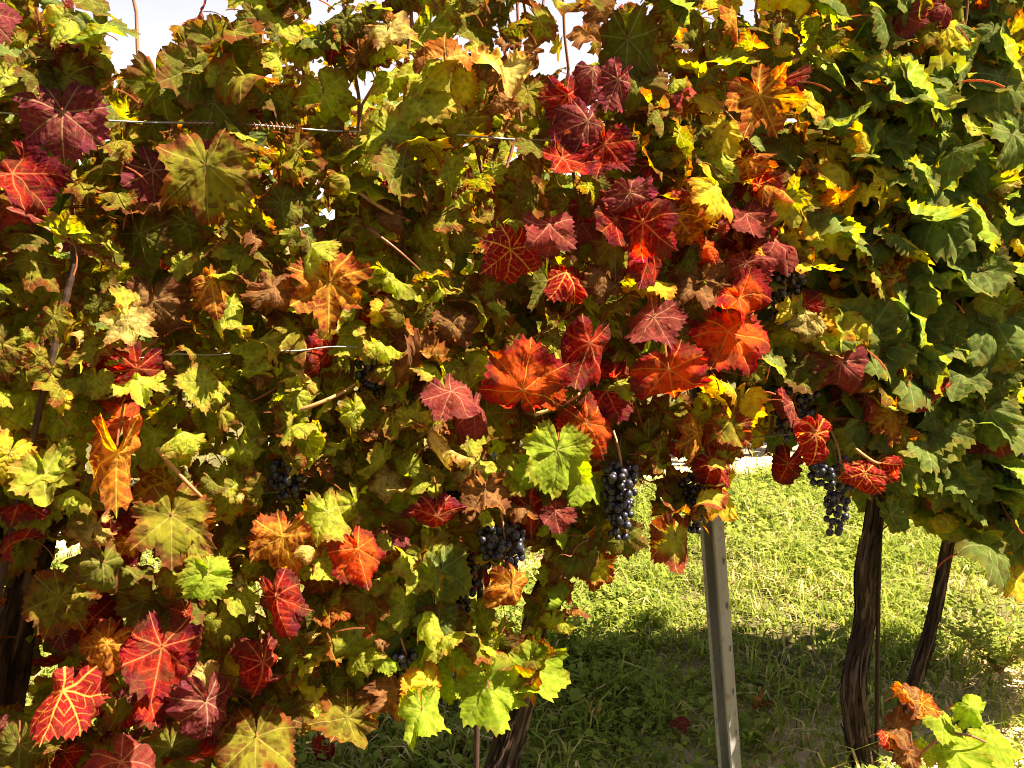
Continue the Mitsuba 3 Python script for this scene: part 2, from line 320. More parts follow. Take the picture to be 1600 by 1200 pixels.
def grass_field():
    r_ = np.random.default_rng(11)
    # tufts over the lane between the rows, thick where the lane shows
    V, F, U = [], [], []; nv = 0
    zones = [(-1.6, 4.2, -2.45, .35, 115000), (-2.5, 5.5, -4.6, -2.45, 15000)]
    for s0, s1, n0, n1, cnt in zones:
        s = r_.uniform(s0, s1, cnt); n = r_.uniform(n0, n1, cnt)
        P = O + s[:, None] * R + n[:, None] * NC
        dens = meshkit.fbm(np.stack([P[:, 0] * 2.2, P[:, 1] * 2.2, P[:, 0] * 0], 1), 3, 21)
        strip = np.maximum(np.clip(1 - np.abs(n + 2.85) / .7, 0, 1), np.clip(1 - np.abs(n) / .4, 0, 1) * .8)
        px = 800 + FPX * P[:, 0] / np.maximum(P[:, 1], .3)
        keep = (r_.random(cnt) < np.clip((dens - .16) * 3.4, .3, 1) * (1 - .93 * strip)) & (px > -150) & (px < 1750) & ((px > 780) | (r_.random(cnt) < .55))
        P, dens = P[keep], dens[keep]; c = len(P)
        P[:, 2] = ground_z(P[:, 0], P[:, 1]) - .004
        near_tuft = meshkit.noise(np.stack([P[:, 0] * 9, P[:, 1] * 9, P[:, 0] * 0], 1), 4)
        h = r_.gamma(4, .0125, c) * (.28 + 1.05 * near_tuft) + .010
        w = r_.uniform(.0016, .0050, c)
        az = r_.uniform(0, 2 * np.pi, c); lean = r_.uniform(.15, 1.15, c)
        straw = r_.random(c) < np.clip(.15 + .6 * (meshkit.noise(P * 3.1, 31) - .55), .04, .5)
        lean = np.where(straw, lean + .5, lean)
        dirv = np.stack([np.cos(az), np.sin(az), az * 0], 1); side = np.stack([-np.sin(az), np.cos(az), az * 0], 1)
        mid = P + dirv * (h * .35 * lean)[:, None] + UP * (h * .62)[:, None]
        tip = P + dirv * (h * (.5 + .6 * lean))[:, None] + UP * (h * np.clip(1.1 - .55 * lean, .08, 1))[:, None]
        vv = np.stack([P - side * w[:, None], P + side * w[:, None], mid - side * w[:, None] * .9, mid + side * w[:, None] * .9, tip], 1).reshape(-1, 3)
        k = np.arange(c)[:, None] * 5 + nv
        ff = np.concatenate([k + [0, 1, 3], k + [0, 3, 2], k + [2, 3, 4]], 0)
        V.append(vv); F.append(ff); nv += len(vv)
        U.append(np.repeat(np.stack([straw * 1.0, r_.random(c)], 1), 5, 0))
    # broad little weed leaves among the blades
    cnt = 24000
    s = r_.uniform(-1.6, 4.2, cnt); n = r_.uniform(-2.5, .2, cnt)
    P = O + s[:, None] * R + n[:, None] * NC
    k_ = meshkit.fbm(np.stack([P[:, 0] * 1.6, P[:, 1] * 1.6, P[:, 0] * 0], 1), 3, 77) > .47
    P = P[k_]; c = len(P)
    P[:, 2] = ground_z(P[:, 0], P[:, 1]) + r_.uniform(.012, .06, c)
    az = r_.uniform(0, 2 * np.pi, c); L = r_.gamma(5, .0031, c) + .004; up = r_.uniform(-.2, .7, c)
    d = np.stack([np.cos(az), np.sin(az), up], 1); sd = np.stack([-np.sin(az), np.cos(az), r_.uniform(-.4, .4, c)], 1)
    prof = [(0, 0), (.35, .45), (.75, .5), (1.0, .0), (.75, -.5), (.35, -.45)]
    vv = np.stack([P + d * (L * a)[:, None] + sd * (L * b)[:, None] for a, b in prof], 1).reshape(-1, 3)
    k = np.arange(c)[:, None] * 6 + nv
    F.append(np.concatenate([k + [0, 1, 5], k + [1, 2, 4], k + [1, 4, 5], k + [2, 3, 4]], 0)); V.append(vv)
    U.append(np.repeat(np.stack([np.zeros(c), r_.random(c)], 1), 6, 0))
    return np.vstack(V), np.vstack(F), np.vstack(U)
gV, gF, gU = grass_field()
add('grass', (gV, gF), 'grass_mat', smooth=False, uv=gU)
tag('grass', 'short tufted green grass with straw and small weeds between the vine rows', 'grass', kind='stuff')

# ------------------------------------------------------------------ posts, stakes and wires
def post(base, top, label, group=None, yaw=0.0):
    t = thing('metal_post', label, 'post', group)
    ax = top - base; H = np.linalg.norm(ax); ax = ax / H
    cs = manifold3d.CrossSection
    # a folded channel: two broad faces that meet in a rounded ridge, lips turned in, open behind
    # a channel of folded sheet: the near wing looks right, the hollow opens to the left, the far wing closes it behind
    t_ = .0026
    A, B = np.array([0, 0.]), np.array([.027, .020]); g_ = np.array([-.595, .804]) * .042
    u_ = (B - A) / np.linalg.norm(B - A); w_ = g_ / np.linalg.norm(g_)
    out = [A, B, B + g_, A + g_ - u_ * .003, A + g_ - u_ * .003 - w_ * .010, A + g_ - u_ * .003 - w_ * .010 + u_ * t_, A + g_ - w_ * t_, B + g_ - u_ * t_ - w_ * t_, B - u_ * t_ + w_ * t_, A + u_ * t_ + w_ * t_, A + u_ * t_ + w_ * .006, A + w_ * .006]
    out = [[float(x), float(y)] for x, y in out]
    if cs([out]).area() <= 0: out = out[::-1]
    body = manifold3d.Manifold.extrude(cs([out]), H)
    cuts, hooks = [], []
    zz = .12
    while zz < H - .06:
        a = manifold3d.Manifold.cube([.005, .022, .017], True).rotate([0, 0, 36.5]).translate([.0195, .0144, zz])
        c_ = A + g_ + u_ * .006
        b = manifold3d.Manifold.cube([.0045, .012, .014], True).rotate([0, 0, 36.5]).translate([float(c_[0]), float(c_[1]), zz + .045])
        cuts += [a, b]; hooks.append(zz); zz += .112
    for c in cuts: body = body - c
    x = np.cross([0, 1, 0], ax); x /= np.linalg.norm(x); y = np.cross(ax, x)
    cy, sy = math.cos(yaw), math.sin(yaw)
    M = np.stack([cy * x + sy * y, -sy * x + cy * y, ax], 1)
    mesh = body.to_mesh(); v = mesh.vert_properties[:, :3]
    add('profile', (v @ M.T + base, mesh.tri_verts), 'steel_mat', t, smooth=False)
    for h in hooks:
        P = np.array([[.0195, .0150, h - .007], [.0208, .0124, h - .004], [.0216, .0108, h + .003], [.0213, .0114, h + .008]])
        v, f, u = tube(P, [.0016, .0018, .0016, .001], 6)
        add('hook', (v @ M.T + base, f), 'steel_mat', t, smooth=40)
    return t
b0 = at(1148, 1330, .0); b0[2] = -.06
post(b0, at(1095, 560, 0) + (at(1095, 560, 0) - at(1126, 1000, 0)) * .7, 'grey galvanised steel trellis post with a row of hooks, bare below the leaves')
def stake(pts, rad, label, ribs=False, name='stake', group=None):
    P = spline(pts, 140 if ribs else 30)
    rr = rad * (1 + (.16 * (np.arange(140) % 2) if ribs else 0))
    v, f, u = tube(P, rr, 8)
    k = add(name, (v, f), 'rust_mat', None, smooth=False if ribs else 50); tag(k, label, 'stake', group); return k
g = at(-60, 1215, .2); g[2] = -.05
stake([at(122, 383, .20), at(88, 530, .20), at(14, 850, .20), g], .0046, 'thin ribbed iron bar leaning at the left among yellow-green leaves', True)
g = at(1369, 1210, .03); g[2] = -.05
stake([at(1385, 700, -.02), at(1377, 800, .0), at(1371, 1060, .02), g], .0058, 'thin dark stake upright against the right side of the gnarled bare trunk')
g = at(742, 1290, .06); g[2] = -.05
stake([at(757, 730, .03), at(750, 930, .04), g], .0062, 'rusty reddish stake beside the dark grapes in the middle of the row')
def wire(P0, P1, rad, label):
    a, b = P0 + (P0 - P1) * .6, P1 + (P1 - P0) * .8
    P = a + (b - a) * np.linspace(0, 1, 40)[:, None]
    P = P - UP * (.004 * np.sin(np.linspace(0, 4 * np.pi, 40)) ** 2 - .0015)[:, None]
    v, f, u = tube(P, rad, 6)
    k = add('trellis_wire', (v, f), 'wire_mat'); tag(k, label, 'wire', 'wires of the trellis'); return k
wire(at(0, 178, .20), at(580, 205, .20), .0016, 'steel wire strung along the top of the trellis, wrapped with a dry tendril')
wire(at(270, 555, .19), at(480, 545, .19), .0013, 'steel wire strung at mid height through the leaves')
wire(at(0, 815, .10), at(980, 706, .10), .0016, 'lowest steel wire of the trellis, at the height of the grapes')

# ------------------------------------------------------------------ the vines of this row
VINES = [
 ('grapevine', 'old grapevine at the left edge with big crimson leaves low over its dark trunk'),
 ('grapevine', 'grapevine in the middle with yellow, brown and red leaves above a shaggy leaning trunk'),
 ('grapevine', 'orange leaved grapevine by the steel post with a crooked bare trunk'),
 ('grapevine', 'slender green-leaved grapevine at the right edge with a thin slanting trunk'),
]
vine = [thing(n, l, 'grapevine', 'grapevines along the near row') for n, l in VINES]
BOUND = (-.43, .50, 1.02)
def owner(s): return int(np.searchsorted(BOUND, s))
def trunk(pts, rad, key, label=None, sides=24, amp=.34, name='trunk', seed=0):
    P = spline(pts, 60)
    rad = np.interp(np.linspace(0, 1, 60), np.linspace(0, 1, len(rad)), rad)
    def ruff(i, th):
        A, B = np.meshgrid(i, th, indexing='ij')
        tw = B + A * .02
        p = np.stack([np.cos(tw) * 2.6, np.sin(tw) * 2.6, A * .07 + seed], -1)
        q = np.stack([np.cos(tw) * 6, np.sin(tw) * 6, A * .12 + seed], -1)
        return 1 + amp * 2 * (meshkit.fbm(p, 2, seed) - .5) + amp * 1.3 * (meshkit.noise(q, seed + 5) - .5)
    v, f, u = tube(P, rad, sides, ruff=ruff)
    k = add(name, (v, f), 'bark_mat', key, uv=u)
    if label: tag(k, label)
    return P, rad
def bark_strips(P, rad, key, cnt, seed):
    r_ = np.random.default_rng(seed)
    for _ in range(cnt):
        i0 = int(r_.integers(0, 38)); i1 = i0 + int(r_.integers(9, 20))
        ang = r_.uniform(0, 2 * np.pi)
        _, a, b = frames(P)
        idx = np.arange(i0, i1); k = len(idx)
        off = rad[idx] * (1.06 + .22 * np.linspace(-1, 1, k) ** 4)
        c = P[idx] + off[:, None] * (np.cos(ang + idx * .02)[:, None] * a[idx] + np.sin(ang + idx * .02)[:, None] * b[idx])
        wv = .006 * np.sin(np.linspace(.25, np.pi - .2, k)) + .001
        tang = -np.sin(ang) * a[idx] + np.cos(ang) * b[idx]; outd = np.cos(ang) * a[idx] + np.sin(ang) * b[idx]
        V = np.concatenate([c - tang * wv[:, None], c + outd * .0025, c + tang * wv[:, None]])
        F = []
        for q in range(k - 1):
            F += [[q, k + q, k + q + 1], [q, k + q + 1, q + 1], [k + q, 2 * k + q, 2 * k + q + 1], [k + q, 2 * k + q + 1, k + q + 1]]
        U = np.stack([np.concatenate([np.full(k, .1), np.full(k, .14), np.full(k, .18)]) + r_.uniform(0, 1), np.tile(np.linspace(0, 1, k), 3)], 1)
        add('bark_strip', (V, np.array(F)), 'bark_mat', key, uv=U)
def grd(px, py, n, dz=-.06):
    p = at(px, py, n); p[2] = dz; return p
P, r_ = trunk([grd(760, 1300, .02), at(788, 1180, .02), at(825, 1040, .0), at(848, 930, .0), at(880, 855, .0), at(905, 800, .0)], [.058, .046, .029, .027, .024, .019], vine[1], 'shaggy leaning trunk with peeling bark', seed=3)
bark_strips(P, r_, vine[1], 16, 31)
trunk([at(872, 870, 0), at(905, 845, .03), at(935, 838, .05)], [.022, .018, .015], vine[1], name='spur', seed=8, sides=12)
trunk([at(880, 850, 0), at(830, 780, 0), at(700, 770, 0), at(480, 800, 0)], [.024, .019, .016, .010], vine[1], name='arm', seed=5, sides=12)
P, r_ = trunk([grd(1350, 1290, .03), at(1342, 1150, .03), at(1335, 1060, .02), at(1352, 960, .0), at(1352, 900, .01), at(1366, 810, 0), at(1370, 700, 0), at(1385, 610, 0)], [.036, .030, .028, .022, .0215, .0195, .017, .014], vine[2], 'crooked dark bare trunk', seed=12)
bark_strips(P, r_, vine[2], 16, 33)
trunk([at(1372, 690, 0), at(1300, 640, 0), at(1180, 640, 0), at(1010, 680, 0)], [.024, .019, .016, .010], vine[2], name='arm', seed=15, sides=12)
P, r_ = trunk([grd(1395, 1200, -.02), at(1428, 1068, -.03), at(1455, 980, -.04), at(1472, 900, -.05), at(1490, 800, -.04), at(1500, 650, 0)], [.022, .019, .018, .017, .015, .012], vine[3], 'slender slanting trunk', seed=22, sides=14)
bark_strips(P, r_, vine[3], 4, 34)
trunk([at(1495, 720, 0), at(1560, 660, 0), at(1700, 640, 0), at(1850, 640, 0)], [.016, .015, .013, .010], vine[3], name='arm', seed=25, sides=12)
P, r_ = trunk([grd(-15, 1290, -.05), at(0, 1150, -.05), at(22, 1000, -.05), at(48, 900, -.03), at(60, 820, 0)], [.042, .037, .032, .030, .026], vine[0], 'dark twisted trunk', seed=32)
bark_strips(P, r_, vine[0], 7, 35)
trunk([at(60, 835, 0), at(30, 845, .02), at(-60, 800, .0), at(-200, 790, 0)], [.024, .02, .016, .012], vine[0], name='arm', seed=35, sides=12)
trunk([at(62, 830, 0), at(120, 790, 0), at(230, 780, 0), at(380, 790, 0)], [.024, .02, .016, .012], vine[0], name='arm', seed=36, sides=12)
# the year's canes: from the arms up through the wires
r_ = np.random.default_rng(50)
for s in np.arange(-1.3, 1.9, .085):
    s0 = s + r_.uniform(-.03, .03); n0 = r_.uniform(-.08, .1)
    lean, out = r_.normal(0, .12), r_.normal(.02, .08)
    P = spline([W(s0, n0 * .3, .90), W(s0 + lean * .3, n0, 1.15), W(s0 + lean, n0 + out, 1.55), W(s0 + lean * 1.5 + r_.normal(0, .06), n0 + out * 1.6, r_.uniform(1.8, 2.1))], 18)
    P += r_.normal(0, .004, P.shape)
    v, f, u = tube(P, np.linspace(.0052, .0022, 18), 6)
    add('cane', (v, f), 'cane_mat', vine[owner(s0)])

# ------------------------------------------------------------------ the leaves
LEAVES = [[] for _ in VINES]     # per vine: (rank, blade, stalk, label)
def put(p, N, tip, L, kind, r_, label=None, hero=False, cr=1.0, holes=0.0, vi=None, rank=None):
    x, y, zc = project(p)
    near = -60 < x < 1660 and (p - O) @ NC > .04
    lob = r_.uniform(0, .45) if kind in ('crimson', 'redvein', 'orangered', 'purple', 'dustyred', 'green') else None
    blade, st = make_leaf(r_, p, N, tip, L, kind, 108 if hero else 52 if near else 32, 6 if hero else 4 if near else 3, cr, holes, True, lob)
    s, _ = sz(p)
    x, y, zc = project(p)
    vis = -60 < x < 1660 and -60 < y < 1260
    n = (p - O) @ NC
    if rank is None: rank = (100 if hero else 0) + (10 if vis else 0) + n * 10 + L * 10
    LEAVES[owner(s) if vi is None else vi].append((rank, blade, st, label, hero))
HERO = []
def H(px, py, size, kind, rot=0, tilt=25, side=0.0, n=.24, label=None, cr=1.0, vi=None):
    """px, py: where the veins meet; size: the leaf's breadth in the photograph; rot: turn of the middle lobe from straight down, anticlockwise; tilt: how far it looks up; side: how far it looks right"""
    HERO.append((px, py, size, kind, rot, tilt, side, n, label, cr, vi))
H(97,172,135,'purple',0,10,-.1,.24,'dull dark red leaf hanging over the top wire')
H(20,272,130,'crimson',60,15,.1,.26,'crimson leaf cut off by the left edge of the picture')
H(8,330,95,'dustyred',30,30,.1,.27)
H(322,258,155,'mottled',0,8,-.2,.25,'olive leaf with brown mottling, just below the top wire')
H(800,390,100,'redvein',0,15,0,.25,'bright red leaf with bold yellow veins')
H(858,352,100,'dustyred',5,40,.2,.27,'pale dusty pink leaf next to the bold veined red one')
H(885,425,100,'redvein',20,30,.1,.26)
H(876,248,115,'crimson',15,25,.35,.26,'crimson leaf with one lobe bleached pale by the sun')
H(915,190,118,'purple',-15,8,.1,.27,'purple leaf with an orange flush, second from the top in the column of dark reds')
H(926,108,105,'purple',0,20,0,.24,'dark purple leaf with thin pale veins, topmost of the red ones')
H(1003,345,125,'crimson',-5,10,-.1,.26,'dark crimson leaf with orange heart')
H(1075,300,110,'reticulate',25,15,0,.24)
H(1118,290,110,'yellow',55,30,.5,.27,'clear yellow leaf tinged with orange')
H(1210,275,105,'reticulate',0,25,.2,.25)
H(1185,150,115,'reticulate',30,10,-.2,.25,'orange leaf netted all over with fine red veins')
H(1265,150,80,'yellow',0,15,.6,.25)
H(1160,460,100,'orangered',50,25,.2,.27,'orange leaf with lilac edges below the highest grapes')
H(1098,437,105,'dry',0,20,0,.24)
H(1138,518,125,'orangered',20,20,.2,.27,'big orange leaf with a brown left half')
H(1020,492,105,'dustyred',-10,35,-.3,.27,'wine red leaf with a bleached left lobe')
H(920,538,125,'crimson',-20,12,.15,.28,'largest dark crimson leaf with clear pale veins')
H(817,607,140,'orangered',170,-5,.05,.27,'scarlet leaf turned upside down beside the dark crimson one')
H(1045,578,125,'orangered',10,10,.0,.28,'scarlet leaf with an orange midrib')
H(920,662,115,'orangered',35,10,.2,.27,'glowing orange red leaf above a dark bunch of grapes')
H(870,703,120,'lime',-5,15,.3,.29,'fresh lime green leaf in front of the red ones')
H(905,735,110,'lime',45,25,.4,.285)
H(843,735,85,'lime',-35,10,.3,.28)
H(683,806,125,'crimson',0,5,.1,.28,'vivid crimson leaf hanging flat above the dark hollow')
H(557,858,105,'orangered',15,10,.15,.28,'red leaf with an orange right half')
H(430,932,115,'crimson',20,15,-.2,.29,'crimson leaf with a pink sunlit left flank')
H(253,1010,138,'crimson',-10,20,0,.27,'wide blood red leaf, lower left')
H(103,1085,128,'redvein',0,25,-.1,.30,'red leaf with yellow veins in the bottom left corner')
H(408,1033,115,'crimson',-5,10,.0,.28)
H(322,1096,115,'purple',0,15,0,.27)
H(182,706,155,'reticulate',0,5,-.1,.29,'broad rust orange leaf with yellow ribs')
H(192,660,110,'orangered',170,20,0,.25)
H(163,879,125,'olive',0,5,0,.29,'olive green leaf hanging over the left trunk')
H(95,930,115,'mottled',-20,5,-.2,.26)
H(160,822,110,'crimson',10,30,0,.25)
H(268,805,135,'mottled',0,10,-.2,.28)
H(340,968,125,'mottled',0,20,-.1,.27)
H(442,838,110,'reticulate',-10,5,-.2,.26)
H(512,800,95,'yellowgreen',10,25,.4,.28)
H(480,855,55,'straw',0,45,.2,.29)
H(803,913,120,'reticulate',15,10,0,.27,'leaf netted orange and yellow in front of the shaggy trunk')
H(1055,838,95,'edged',0,-5,-.1,.22,'yellow leaf edged with brown, left of the steel post',.6)
H(930,880,75,'edged',0,10,0,.2)
H(975,835,70,'olive',10,10,0,.2)
H(1130,770,85,'yellow',10,0,.1,.24)
H(1138,668,70,'edged',0,10,0,.24)
H(1278,676,120,'redvein',0,2,.0,.31,'deep red leaf with wide golden veins over the long grapes')
H(1232,725,80,'crimson',-20,5,-.2,.2)
H(1352,738,72,'redvein',-20,5,0,.25,'small folded red leaf at the end of a pink stalk')
H(1372,722,66,'redvein',75,15,0,.25)
H(1312,567,115,'dustyred',0,20,.1,.27)
H(1392,645,85,'reticulate',0,10,0,.26)
H(1397,440,78,'reticulate',0,10,.1,.24)
H(1425,610,95,'dustyred',20,45,.2,.26)
H(1345,490,95,'yellow',10,20,.4,.27)
H(1312,478,80,'yellow',-30,25,.1,.26)
H(1375,285,85,'yellow',20,15,.5,.26)
H(1312,265,85,'yellow',0,20,.5,.26)
for a in [(1530,525,115),(1410,490,125),(1350,375,105),(1440,330,110),(1500,760,125),(1540,860,125),(1400,728,115),(1545,640,120),(1500,590,95),(1385,215,100),(1490,90,105),(1440,150,110),(1560,330,120),(1530,420,110),(1580,210,110),(1420,260,95),(1462,425,115),(1590,600,100),(1450,690,100),(1390,805,85),(1580,480,110),(1370,120,100),(1310,190,90)]:
    H(a[0], a[1], a[2], 'green', rng.uniform(-50, 50), rng.uniform(-5, 70), rng.uniform(-.5, .6), .24 + rng.uniform(-.03, .04), None, rng.uniform(.9, 1.5))
H(1425,150,80,'lime',10,10,.6,.26); H(1480,810,75,'yellow',0,20,.3,.25); H(1590,905,60,'yellow',0,10,.2,.26); H(1520,250,80,'mottled',0,20,0,.24); H(1585,255,75,'reticulate',0,10,0,.25)
H(660,1108,95,'lime',5,20,.3,.27,'bright lime yellow leaf lowest of all above the grass'); H(765,1075,115,'lime',15,10,.2,.27); H(668,1065,90,'yellow',-10,15,.3,.27)
H(560,985,115,'yellowgreen',10,15,0,.26); H(690,890,95,'green',10,10,.1,.26); H(678,955,80,'green',-10,25,.1,.25); H(835,1030,70,'edged',20,15,.2,.25); H(730,1020,80,'yellow',0,30,.2,.25); H(620,1075,80,'dry',0,5,.1,.26,None,1.6); H(570,1090,70,'dry',0,5,0,.26,None,1.8)
for a in [(42,620,110),(30,445,95),(72,738,115),(350,480,115),(600,430,100),(290,680,90),(320,600,95),(215,600,100),(640,730,95),(590,540,85),(720,300,100),(700,170,105),(490,390,95),(600,210,95),(735,560,70),(20,700,90),(520,700,85),(560,640,85),(380,700,80),(460,620,90),(770,180,80),(620,120,95),(680,430,80),(120,770,85)]:
    H(a[0] + rng.uniform(-8, 8), a[1], a[2] * rng.uniform(.75, 1.0), 'yellowgreen', rng.uniform(-60, 60), rng.uniform(0, 75), rng.uniform(-.5, .7), .25 + rng.uniform(-.03, .04), None, rng.uniform(.85, 1.35))
H(700,690,100,'straw',0,40,.4,.28); H(740,640,80,'dustyred',0,20,0,.26); H(705,612,100,'dustyred',15,40,.1,.27,'dusky pink leaf left of the scarlet one'); H(758,765,85,'dry',0,20,.1,.28,None,1.5); H(715,655,75,'purple',10,10,0,.25)
H(825,795,95,'crimson',10,10,0,.25); H(868,798,60,'dustyred',60,35,.2,.27)
H(190,1185,150,'dustyred',20,45,0,.28); H(30,1165,120,'olive',0,20,0,.27); H(400,1150,140,'mottled',0,25,0,.26); H(265,1165,110,'olive',0,10,0,.25); H(325,895,90,'lime',20,20,.3,.28,'lime yellow leaf lit from behind among dark red ones'); H(320,1050,50,'straw',0,20,.2,.29)
H(515,440,135,'reticulate',0,5,.0,.24,'long orange leaf with yellow veins, upper left of centre'); H(430,450,85,'dry',0,20,0,.25,None,1.6); H(330,440,110,'reticulate',10,35,0,.24); H(240,470,110,'dry',0,10,0,.22)
H(200,500,80,'straw',10,30,.2,.27); H(385,385,95,'yellowgreen',-60,20,.2,.26); H(60,560,100,'mottled',0,20,0,.24); H(650,540,95,'dry',0,10,0,.25,None,1.8); H(610,330,80,'dry',0,20,0,.25,None,1.4)
H(150,50,120,'green',20,40,.2,.25); H(60,110,110,'olive',0,20,0,.24); H(250,130,130,'olive',10,5,0,.2); H(345,70,110,'olive',-10,0,0,.2); H(360,190,110,'purple',0,5,0,.2); H(110,30,100,'yellowgreen',0,30,.2,.24)
H(690,90,100,'dry',10,45,.2,.25,None,1.5); H(780,110,110,'straw',0,55,.2,.26,None,1.4); H(980,60,130,'olive',0,0,-.2,.2); H(610,40,100,'straw',20,30,.2,.26); H(1000,130,100,'olive',0,0,0,.2)
H(1165,340,90,'dustyred',0,30,.2,.25); H(1215,370,100,'dustyred',15,40,.2,.27); H(1260,490,80,'straw',0,35,.2,.27); H(1280,350,90,'green',0,30,.4,.25); H(1340,560,80,'mottled',0,20,0,.25); H(960,380,95,'mottled',0,20,0,.25); H(940,430,80,'dry',0,20,0,.25)
H(965,125,85,'purple',-20,10,0,.27)
H(885,150,85,'crimson',20,10,0,.27)
H(945,225,100,'crimson',-10,10,0,.27)
H(985,300,90,'purple',20,10,0,.27)
H(1015,395,100,'crimson',-20,10,0,.27)
H(960,345,80,'crimson',-5,10,0,.27)
H(1060,350,95,'reticulate',-5,10,0,.27)
hr = np.random.default_rng(99)
for px, py, size, kind, rot, tilt, side, n, label, cr, vi in HERO:
    p = at(px, py, n + .025 - hr.uniform(0, .02) if label else n - hr.uniform(0, .07)); zc = project(p)[2]
    L = size * zc / FPX / 1.62
    a = math.radians(tilt + 8 + hr.normal(0, 12))
    out = EYE - p; out[2] = 0; out /= np.linalg.norm(out)
    out = (out + NC) / 2
    N = out * math.cos(a) + UP * math.sin(a) + RGT * (side + hr.normal(0, .18))
    q = math.radians(rot)
    tip = -UPV * math.cos(q) + RGT * math.sin(q)
    put(p, N, tip, L, kind, hr, label, True, cr * 1.2, .05 if hr.random() < .25 else 0, vi)

# the canopy's own outline along the row (lowest and highest leaves), the hollows in its front, and its colours from vine to vine
def prof(pts, n):
    q = np.array([sz(at(x, y, n)) for x, y in pts]); return lambda s: np.interp(s, q[:, 0], q[:, 1])
zlow = prof([(-200,1260),(0,1240),(430,1235),(470,1120),(700,1090),(800,1060),(850,980),(862,880),(900,850),(1000,815),(1080,800),(1100,700),(1150,690),(1158,650),(1232,670),(1250,750),(1330,745),(1400,790),(1480,845),(1600,860),(2000,860)], .08)
zhigh = prof([(-300,-180),(0,-160),(160,-20),(182,95),(282,95),(310,-50),(420,-120),(560,-80),(600,-140),(700,-160),(848,-20),(868,105),(908,105),(932,-10),(960,-120),(1230,-110),(1270,10),(1300,0),(1330,-120),(1600,-200),(2000,-200)], .0)
HOLES = [(*sz(at(x, y, .1)), r * 1.15 * 1.7 / FPX) for x, y, r in [(720,905,40),(785,862,48),(970,765,42),(1085,775,34),(1245,615,48),(440,745,36),(1228,437,40),(1310,770,38),(30,915,48),(1590,735,44),(25,1040,50),(1195,720,45),(570,150,30),(1090,740,30)]]
MIX = [  # where (in the photograph), what grows there
 (150,80,{'olive':5,'green':2,'mottled':2,'yellowgreen':1,'purple':1}), (400,100,{'olive':4,'mottled':3,'yellowgreen':2,'dry':1}), (150,330,{'mottled':4,'olive':3,'dry':1,'purple':.5,'yellowgreen':1}),
 (420,330,{'mottled':4,'olive':2,'yellowgreen':2,'dry':2}), (60,560,{'yellowgreen':6,'mottled':2,'yellow':.7}), (330,620,{'yellowgreen':7,'mottled':2.5,'dry':1,'straw':1}), (560,700,{'yellowgreen':6,'dry':2,'straw':3,'mottled':1.5}),
 (650,180,{'yellowgreen':6,'mottled':2,'yellow':1,'dry':1,'straw':1.3}), (650,420,{'yellowgreen':4,'mottled':3,'dry':2,'yellow':.8,'straw':1.2}), (850,100,{'olive':3,'mottled':3,'dry':2,'yellowgreen':1}), (950,300,{'olive':3,'mottled':3,'crimson':1,'yellowgreen':1.5}),
 (850,480,{'mottled':3,'olive':2,'yellowgreen':2,'dry':1}), (1120,150,{'mottled':3,'reticulate':1,'yellow':2,'olive':3,'yellowgreen':2}), (1100,380,{'reticulate':1,'dustyred':2,'crimson':1,'orangered':1,'mottled':2,'olive':1}), (1230,300,{'yellow':2,'reticulate':1,'yellowgreen':3,'mottled':1}),
 (1290,520,{'yellow':2,'mottled':2,'yellowgreen':2,'green':1,'straw':.7}), (1480,200,{'green':7,'mottled':.6,'lime':1.0,'yellowgreen':.8,'yellow':.3}), (1480,500,{'green':8,'yellowgreen':1,'lime':.5}), (1480,780,{'green':7,'yellowgreen':1,'olive':1,'yellow':.4}), (1360,680,{'green':3,'yellowgreen':1,'dustyred':1,'mottled':1}),
 (1000,620,{'mottled':2,'olive':2,'crimson':1,'yellowgreen':1}), (780,740,{'yellowgreen':2,'dry':3,'mottled':2,'straw':1}), (1050,780,{'edged':2,'olive':3,'mottled':1}), (120,1050,{'crimson':3,'purple':2,'mottled':2,'olive':2}), (250,880,{'mottled':3,'olive':3,'crimson':1,'reticulate':1}),
 (480,900,{'mottled':3,'olive':2,'reticulate':1,'yellowgreen':1}), (600,1000,{'yellowgreen':4,'olive':2,'dry':1,'lime':1}), (750,1040,{'lime':3,'yellowgreen':3,'yellow':1.5,'mottled':1}), (400,1100,{'crimson':1,'mottled':3,'yellowgreen':1,'olive':2})]
MX = np.array([[m[0], m[1]] for m in MIX])
def kind_at(x, y, r_):
    w = 1 / (np.hypot(MX[:, 0] - x, MX[:, 1] - y) + 45) ** 3
    tot = {}
    for wi, m in zip(w, MIX):
        sm = sum(m[2].values())
        for k, v in m[2].items(): tot[k] = tot.get(k, 0) + wi * v / sm
    ks = list(tot); v = np.array([tot[k] for k in ks])
    return ks[r_.choice(len(ks), p=v / v.sum())]
CLEAR = [(h[0], h[1], h[2]) for h in HERO if h[8]]     # big leaves that shade out the small ones round them
fr = np.random.default_rng(123)
made = 0
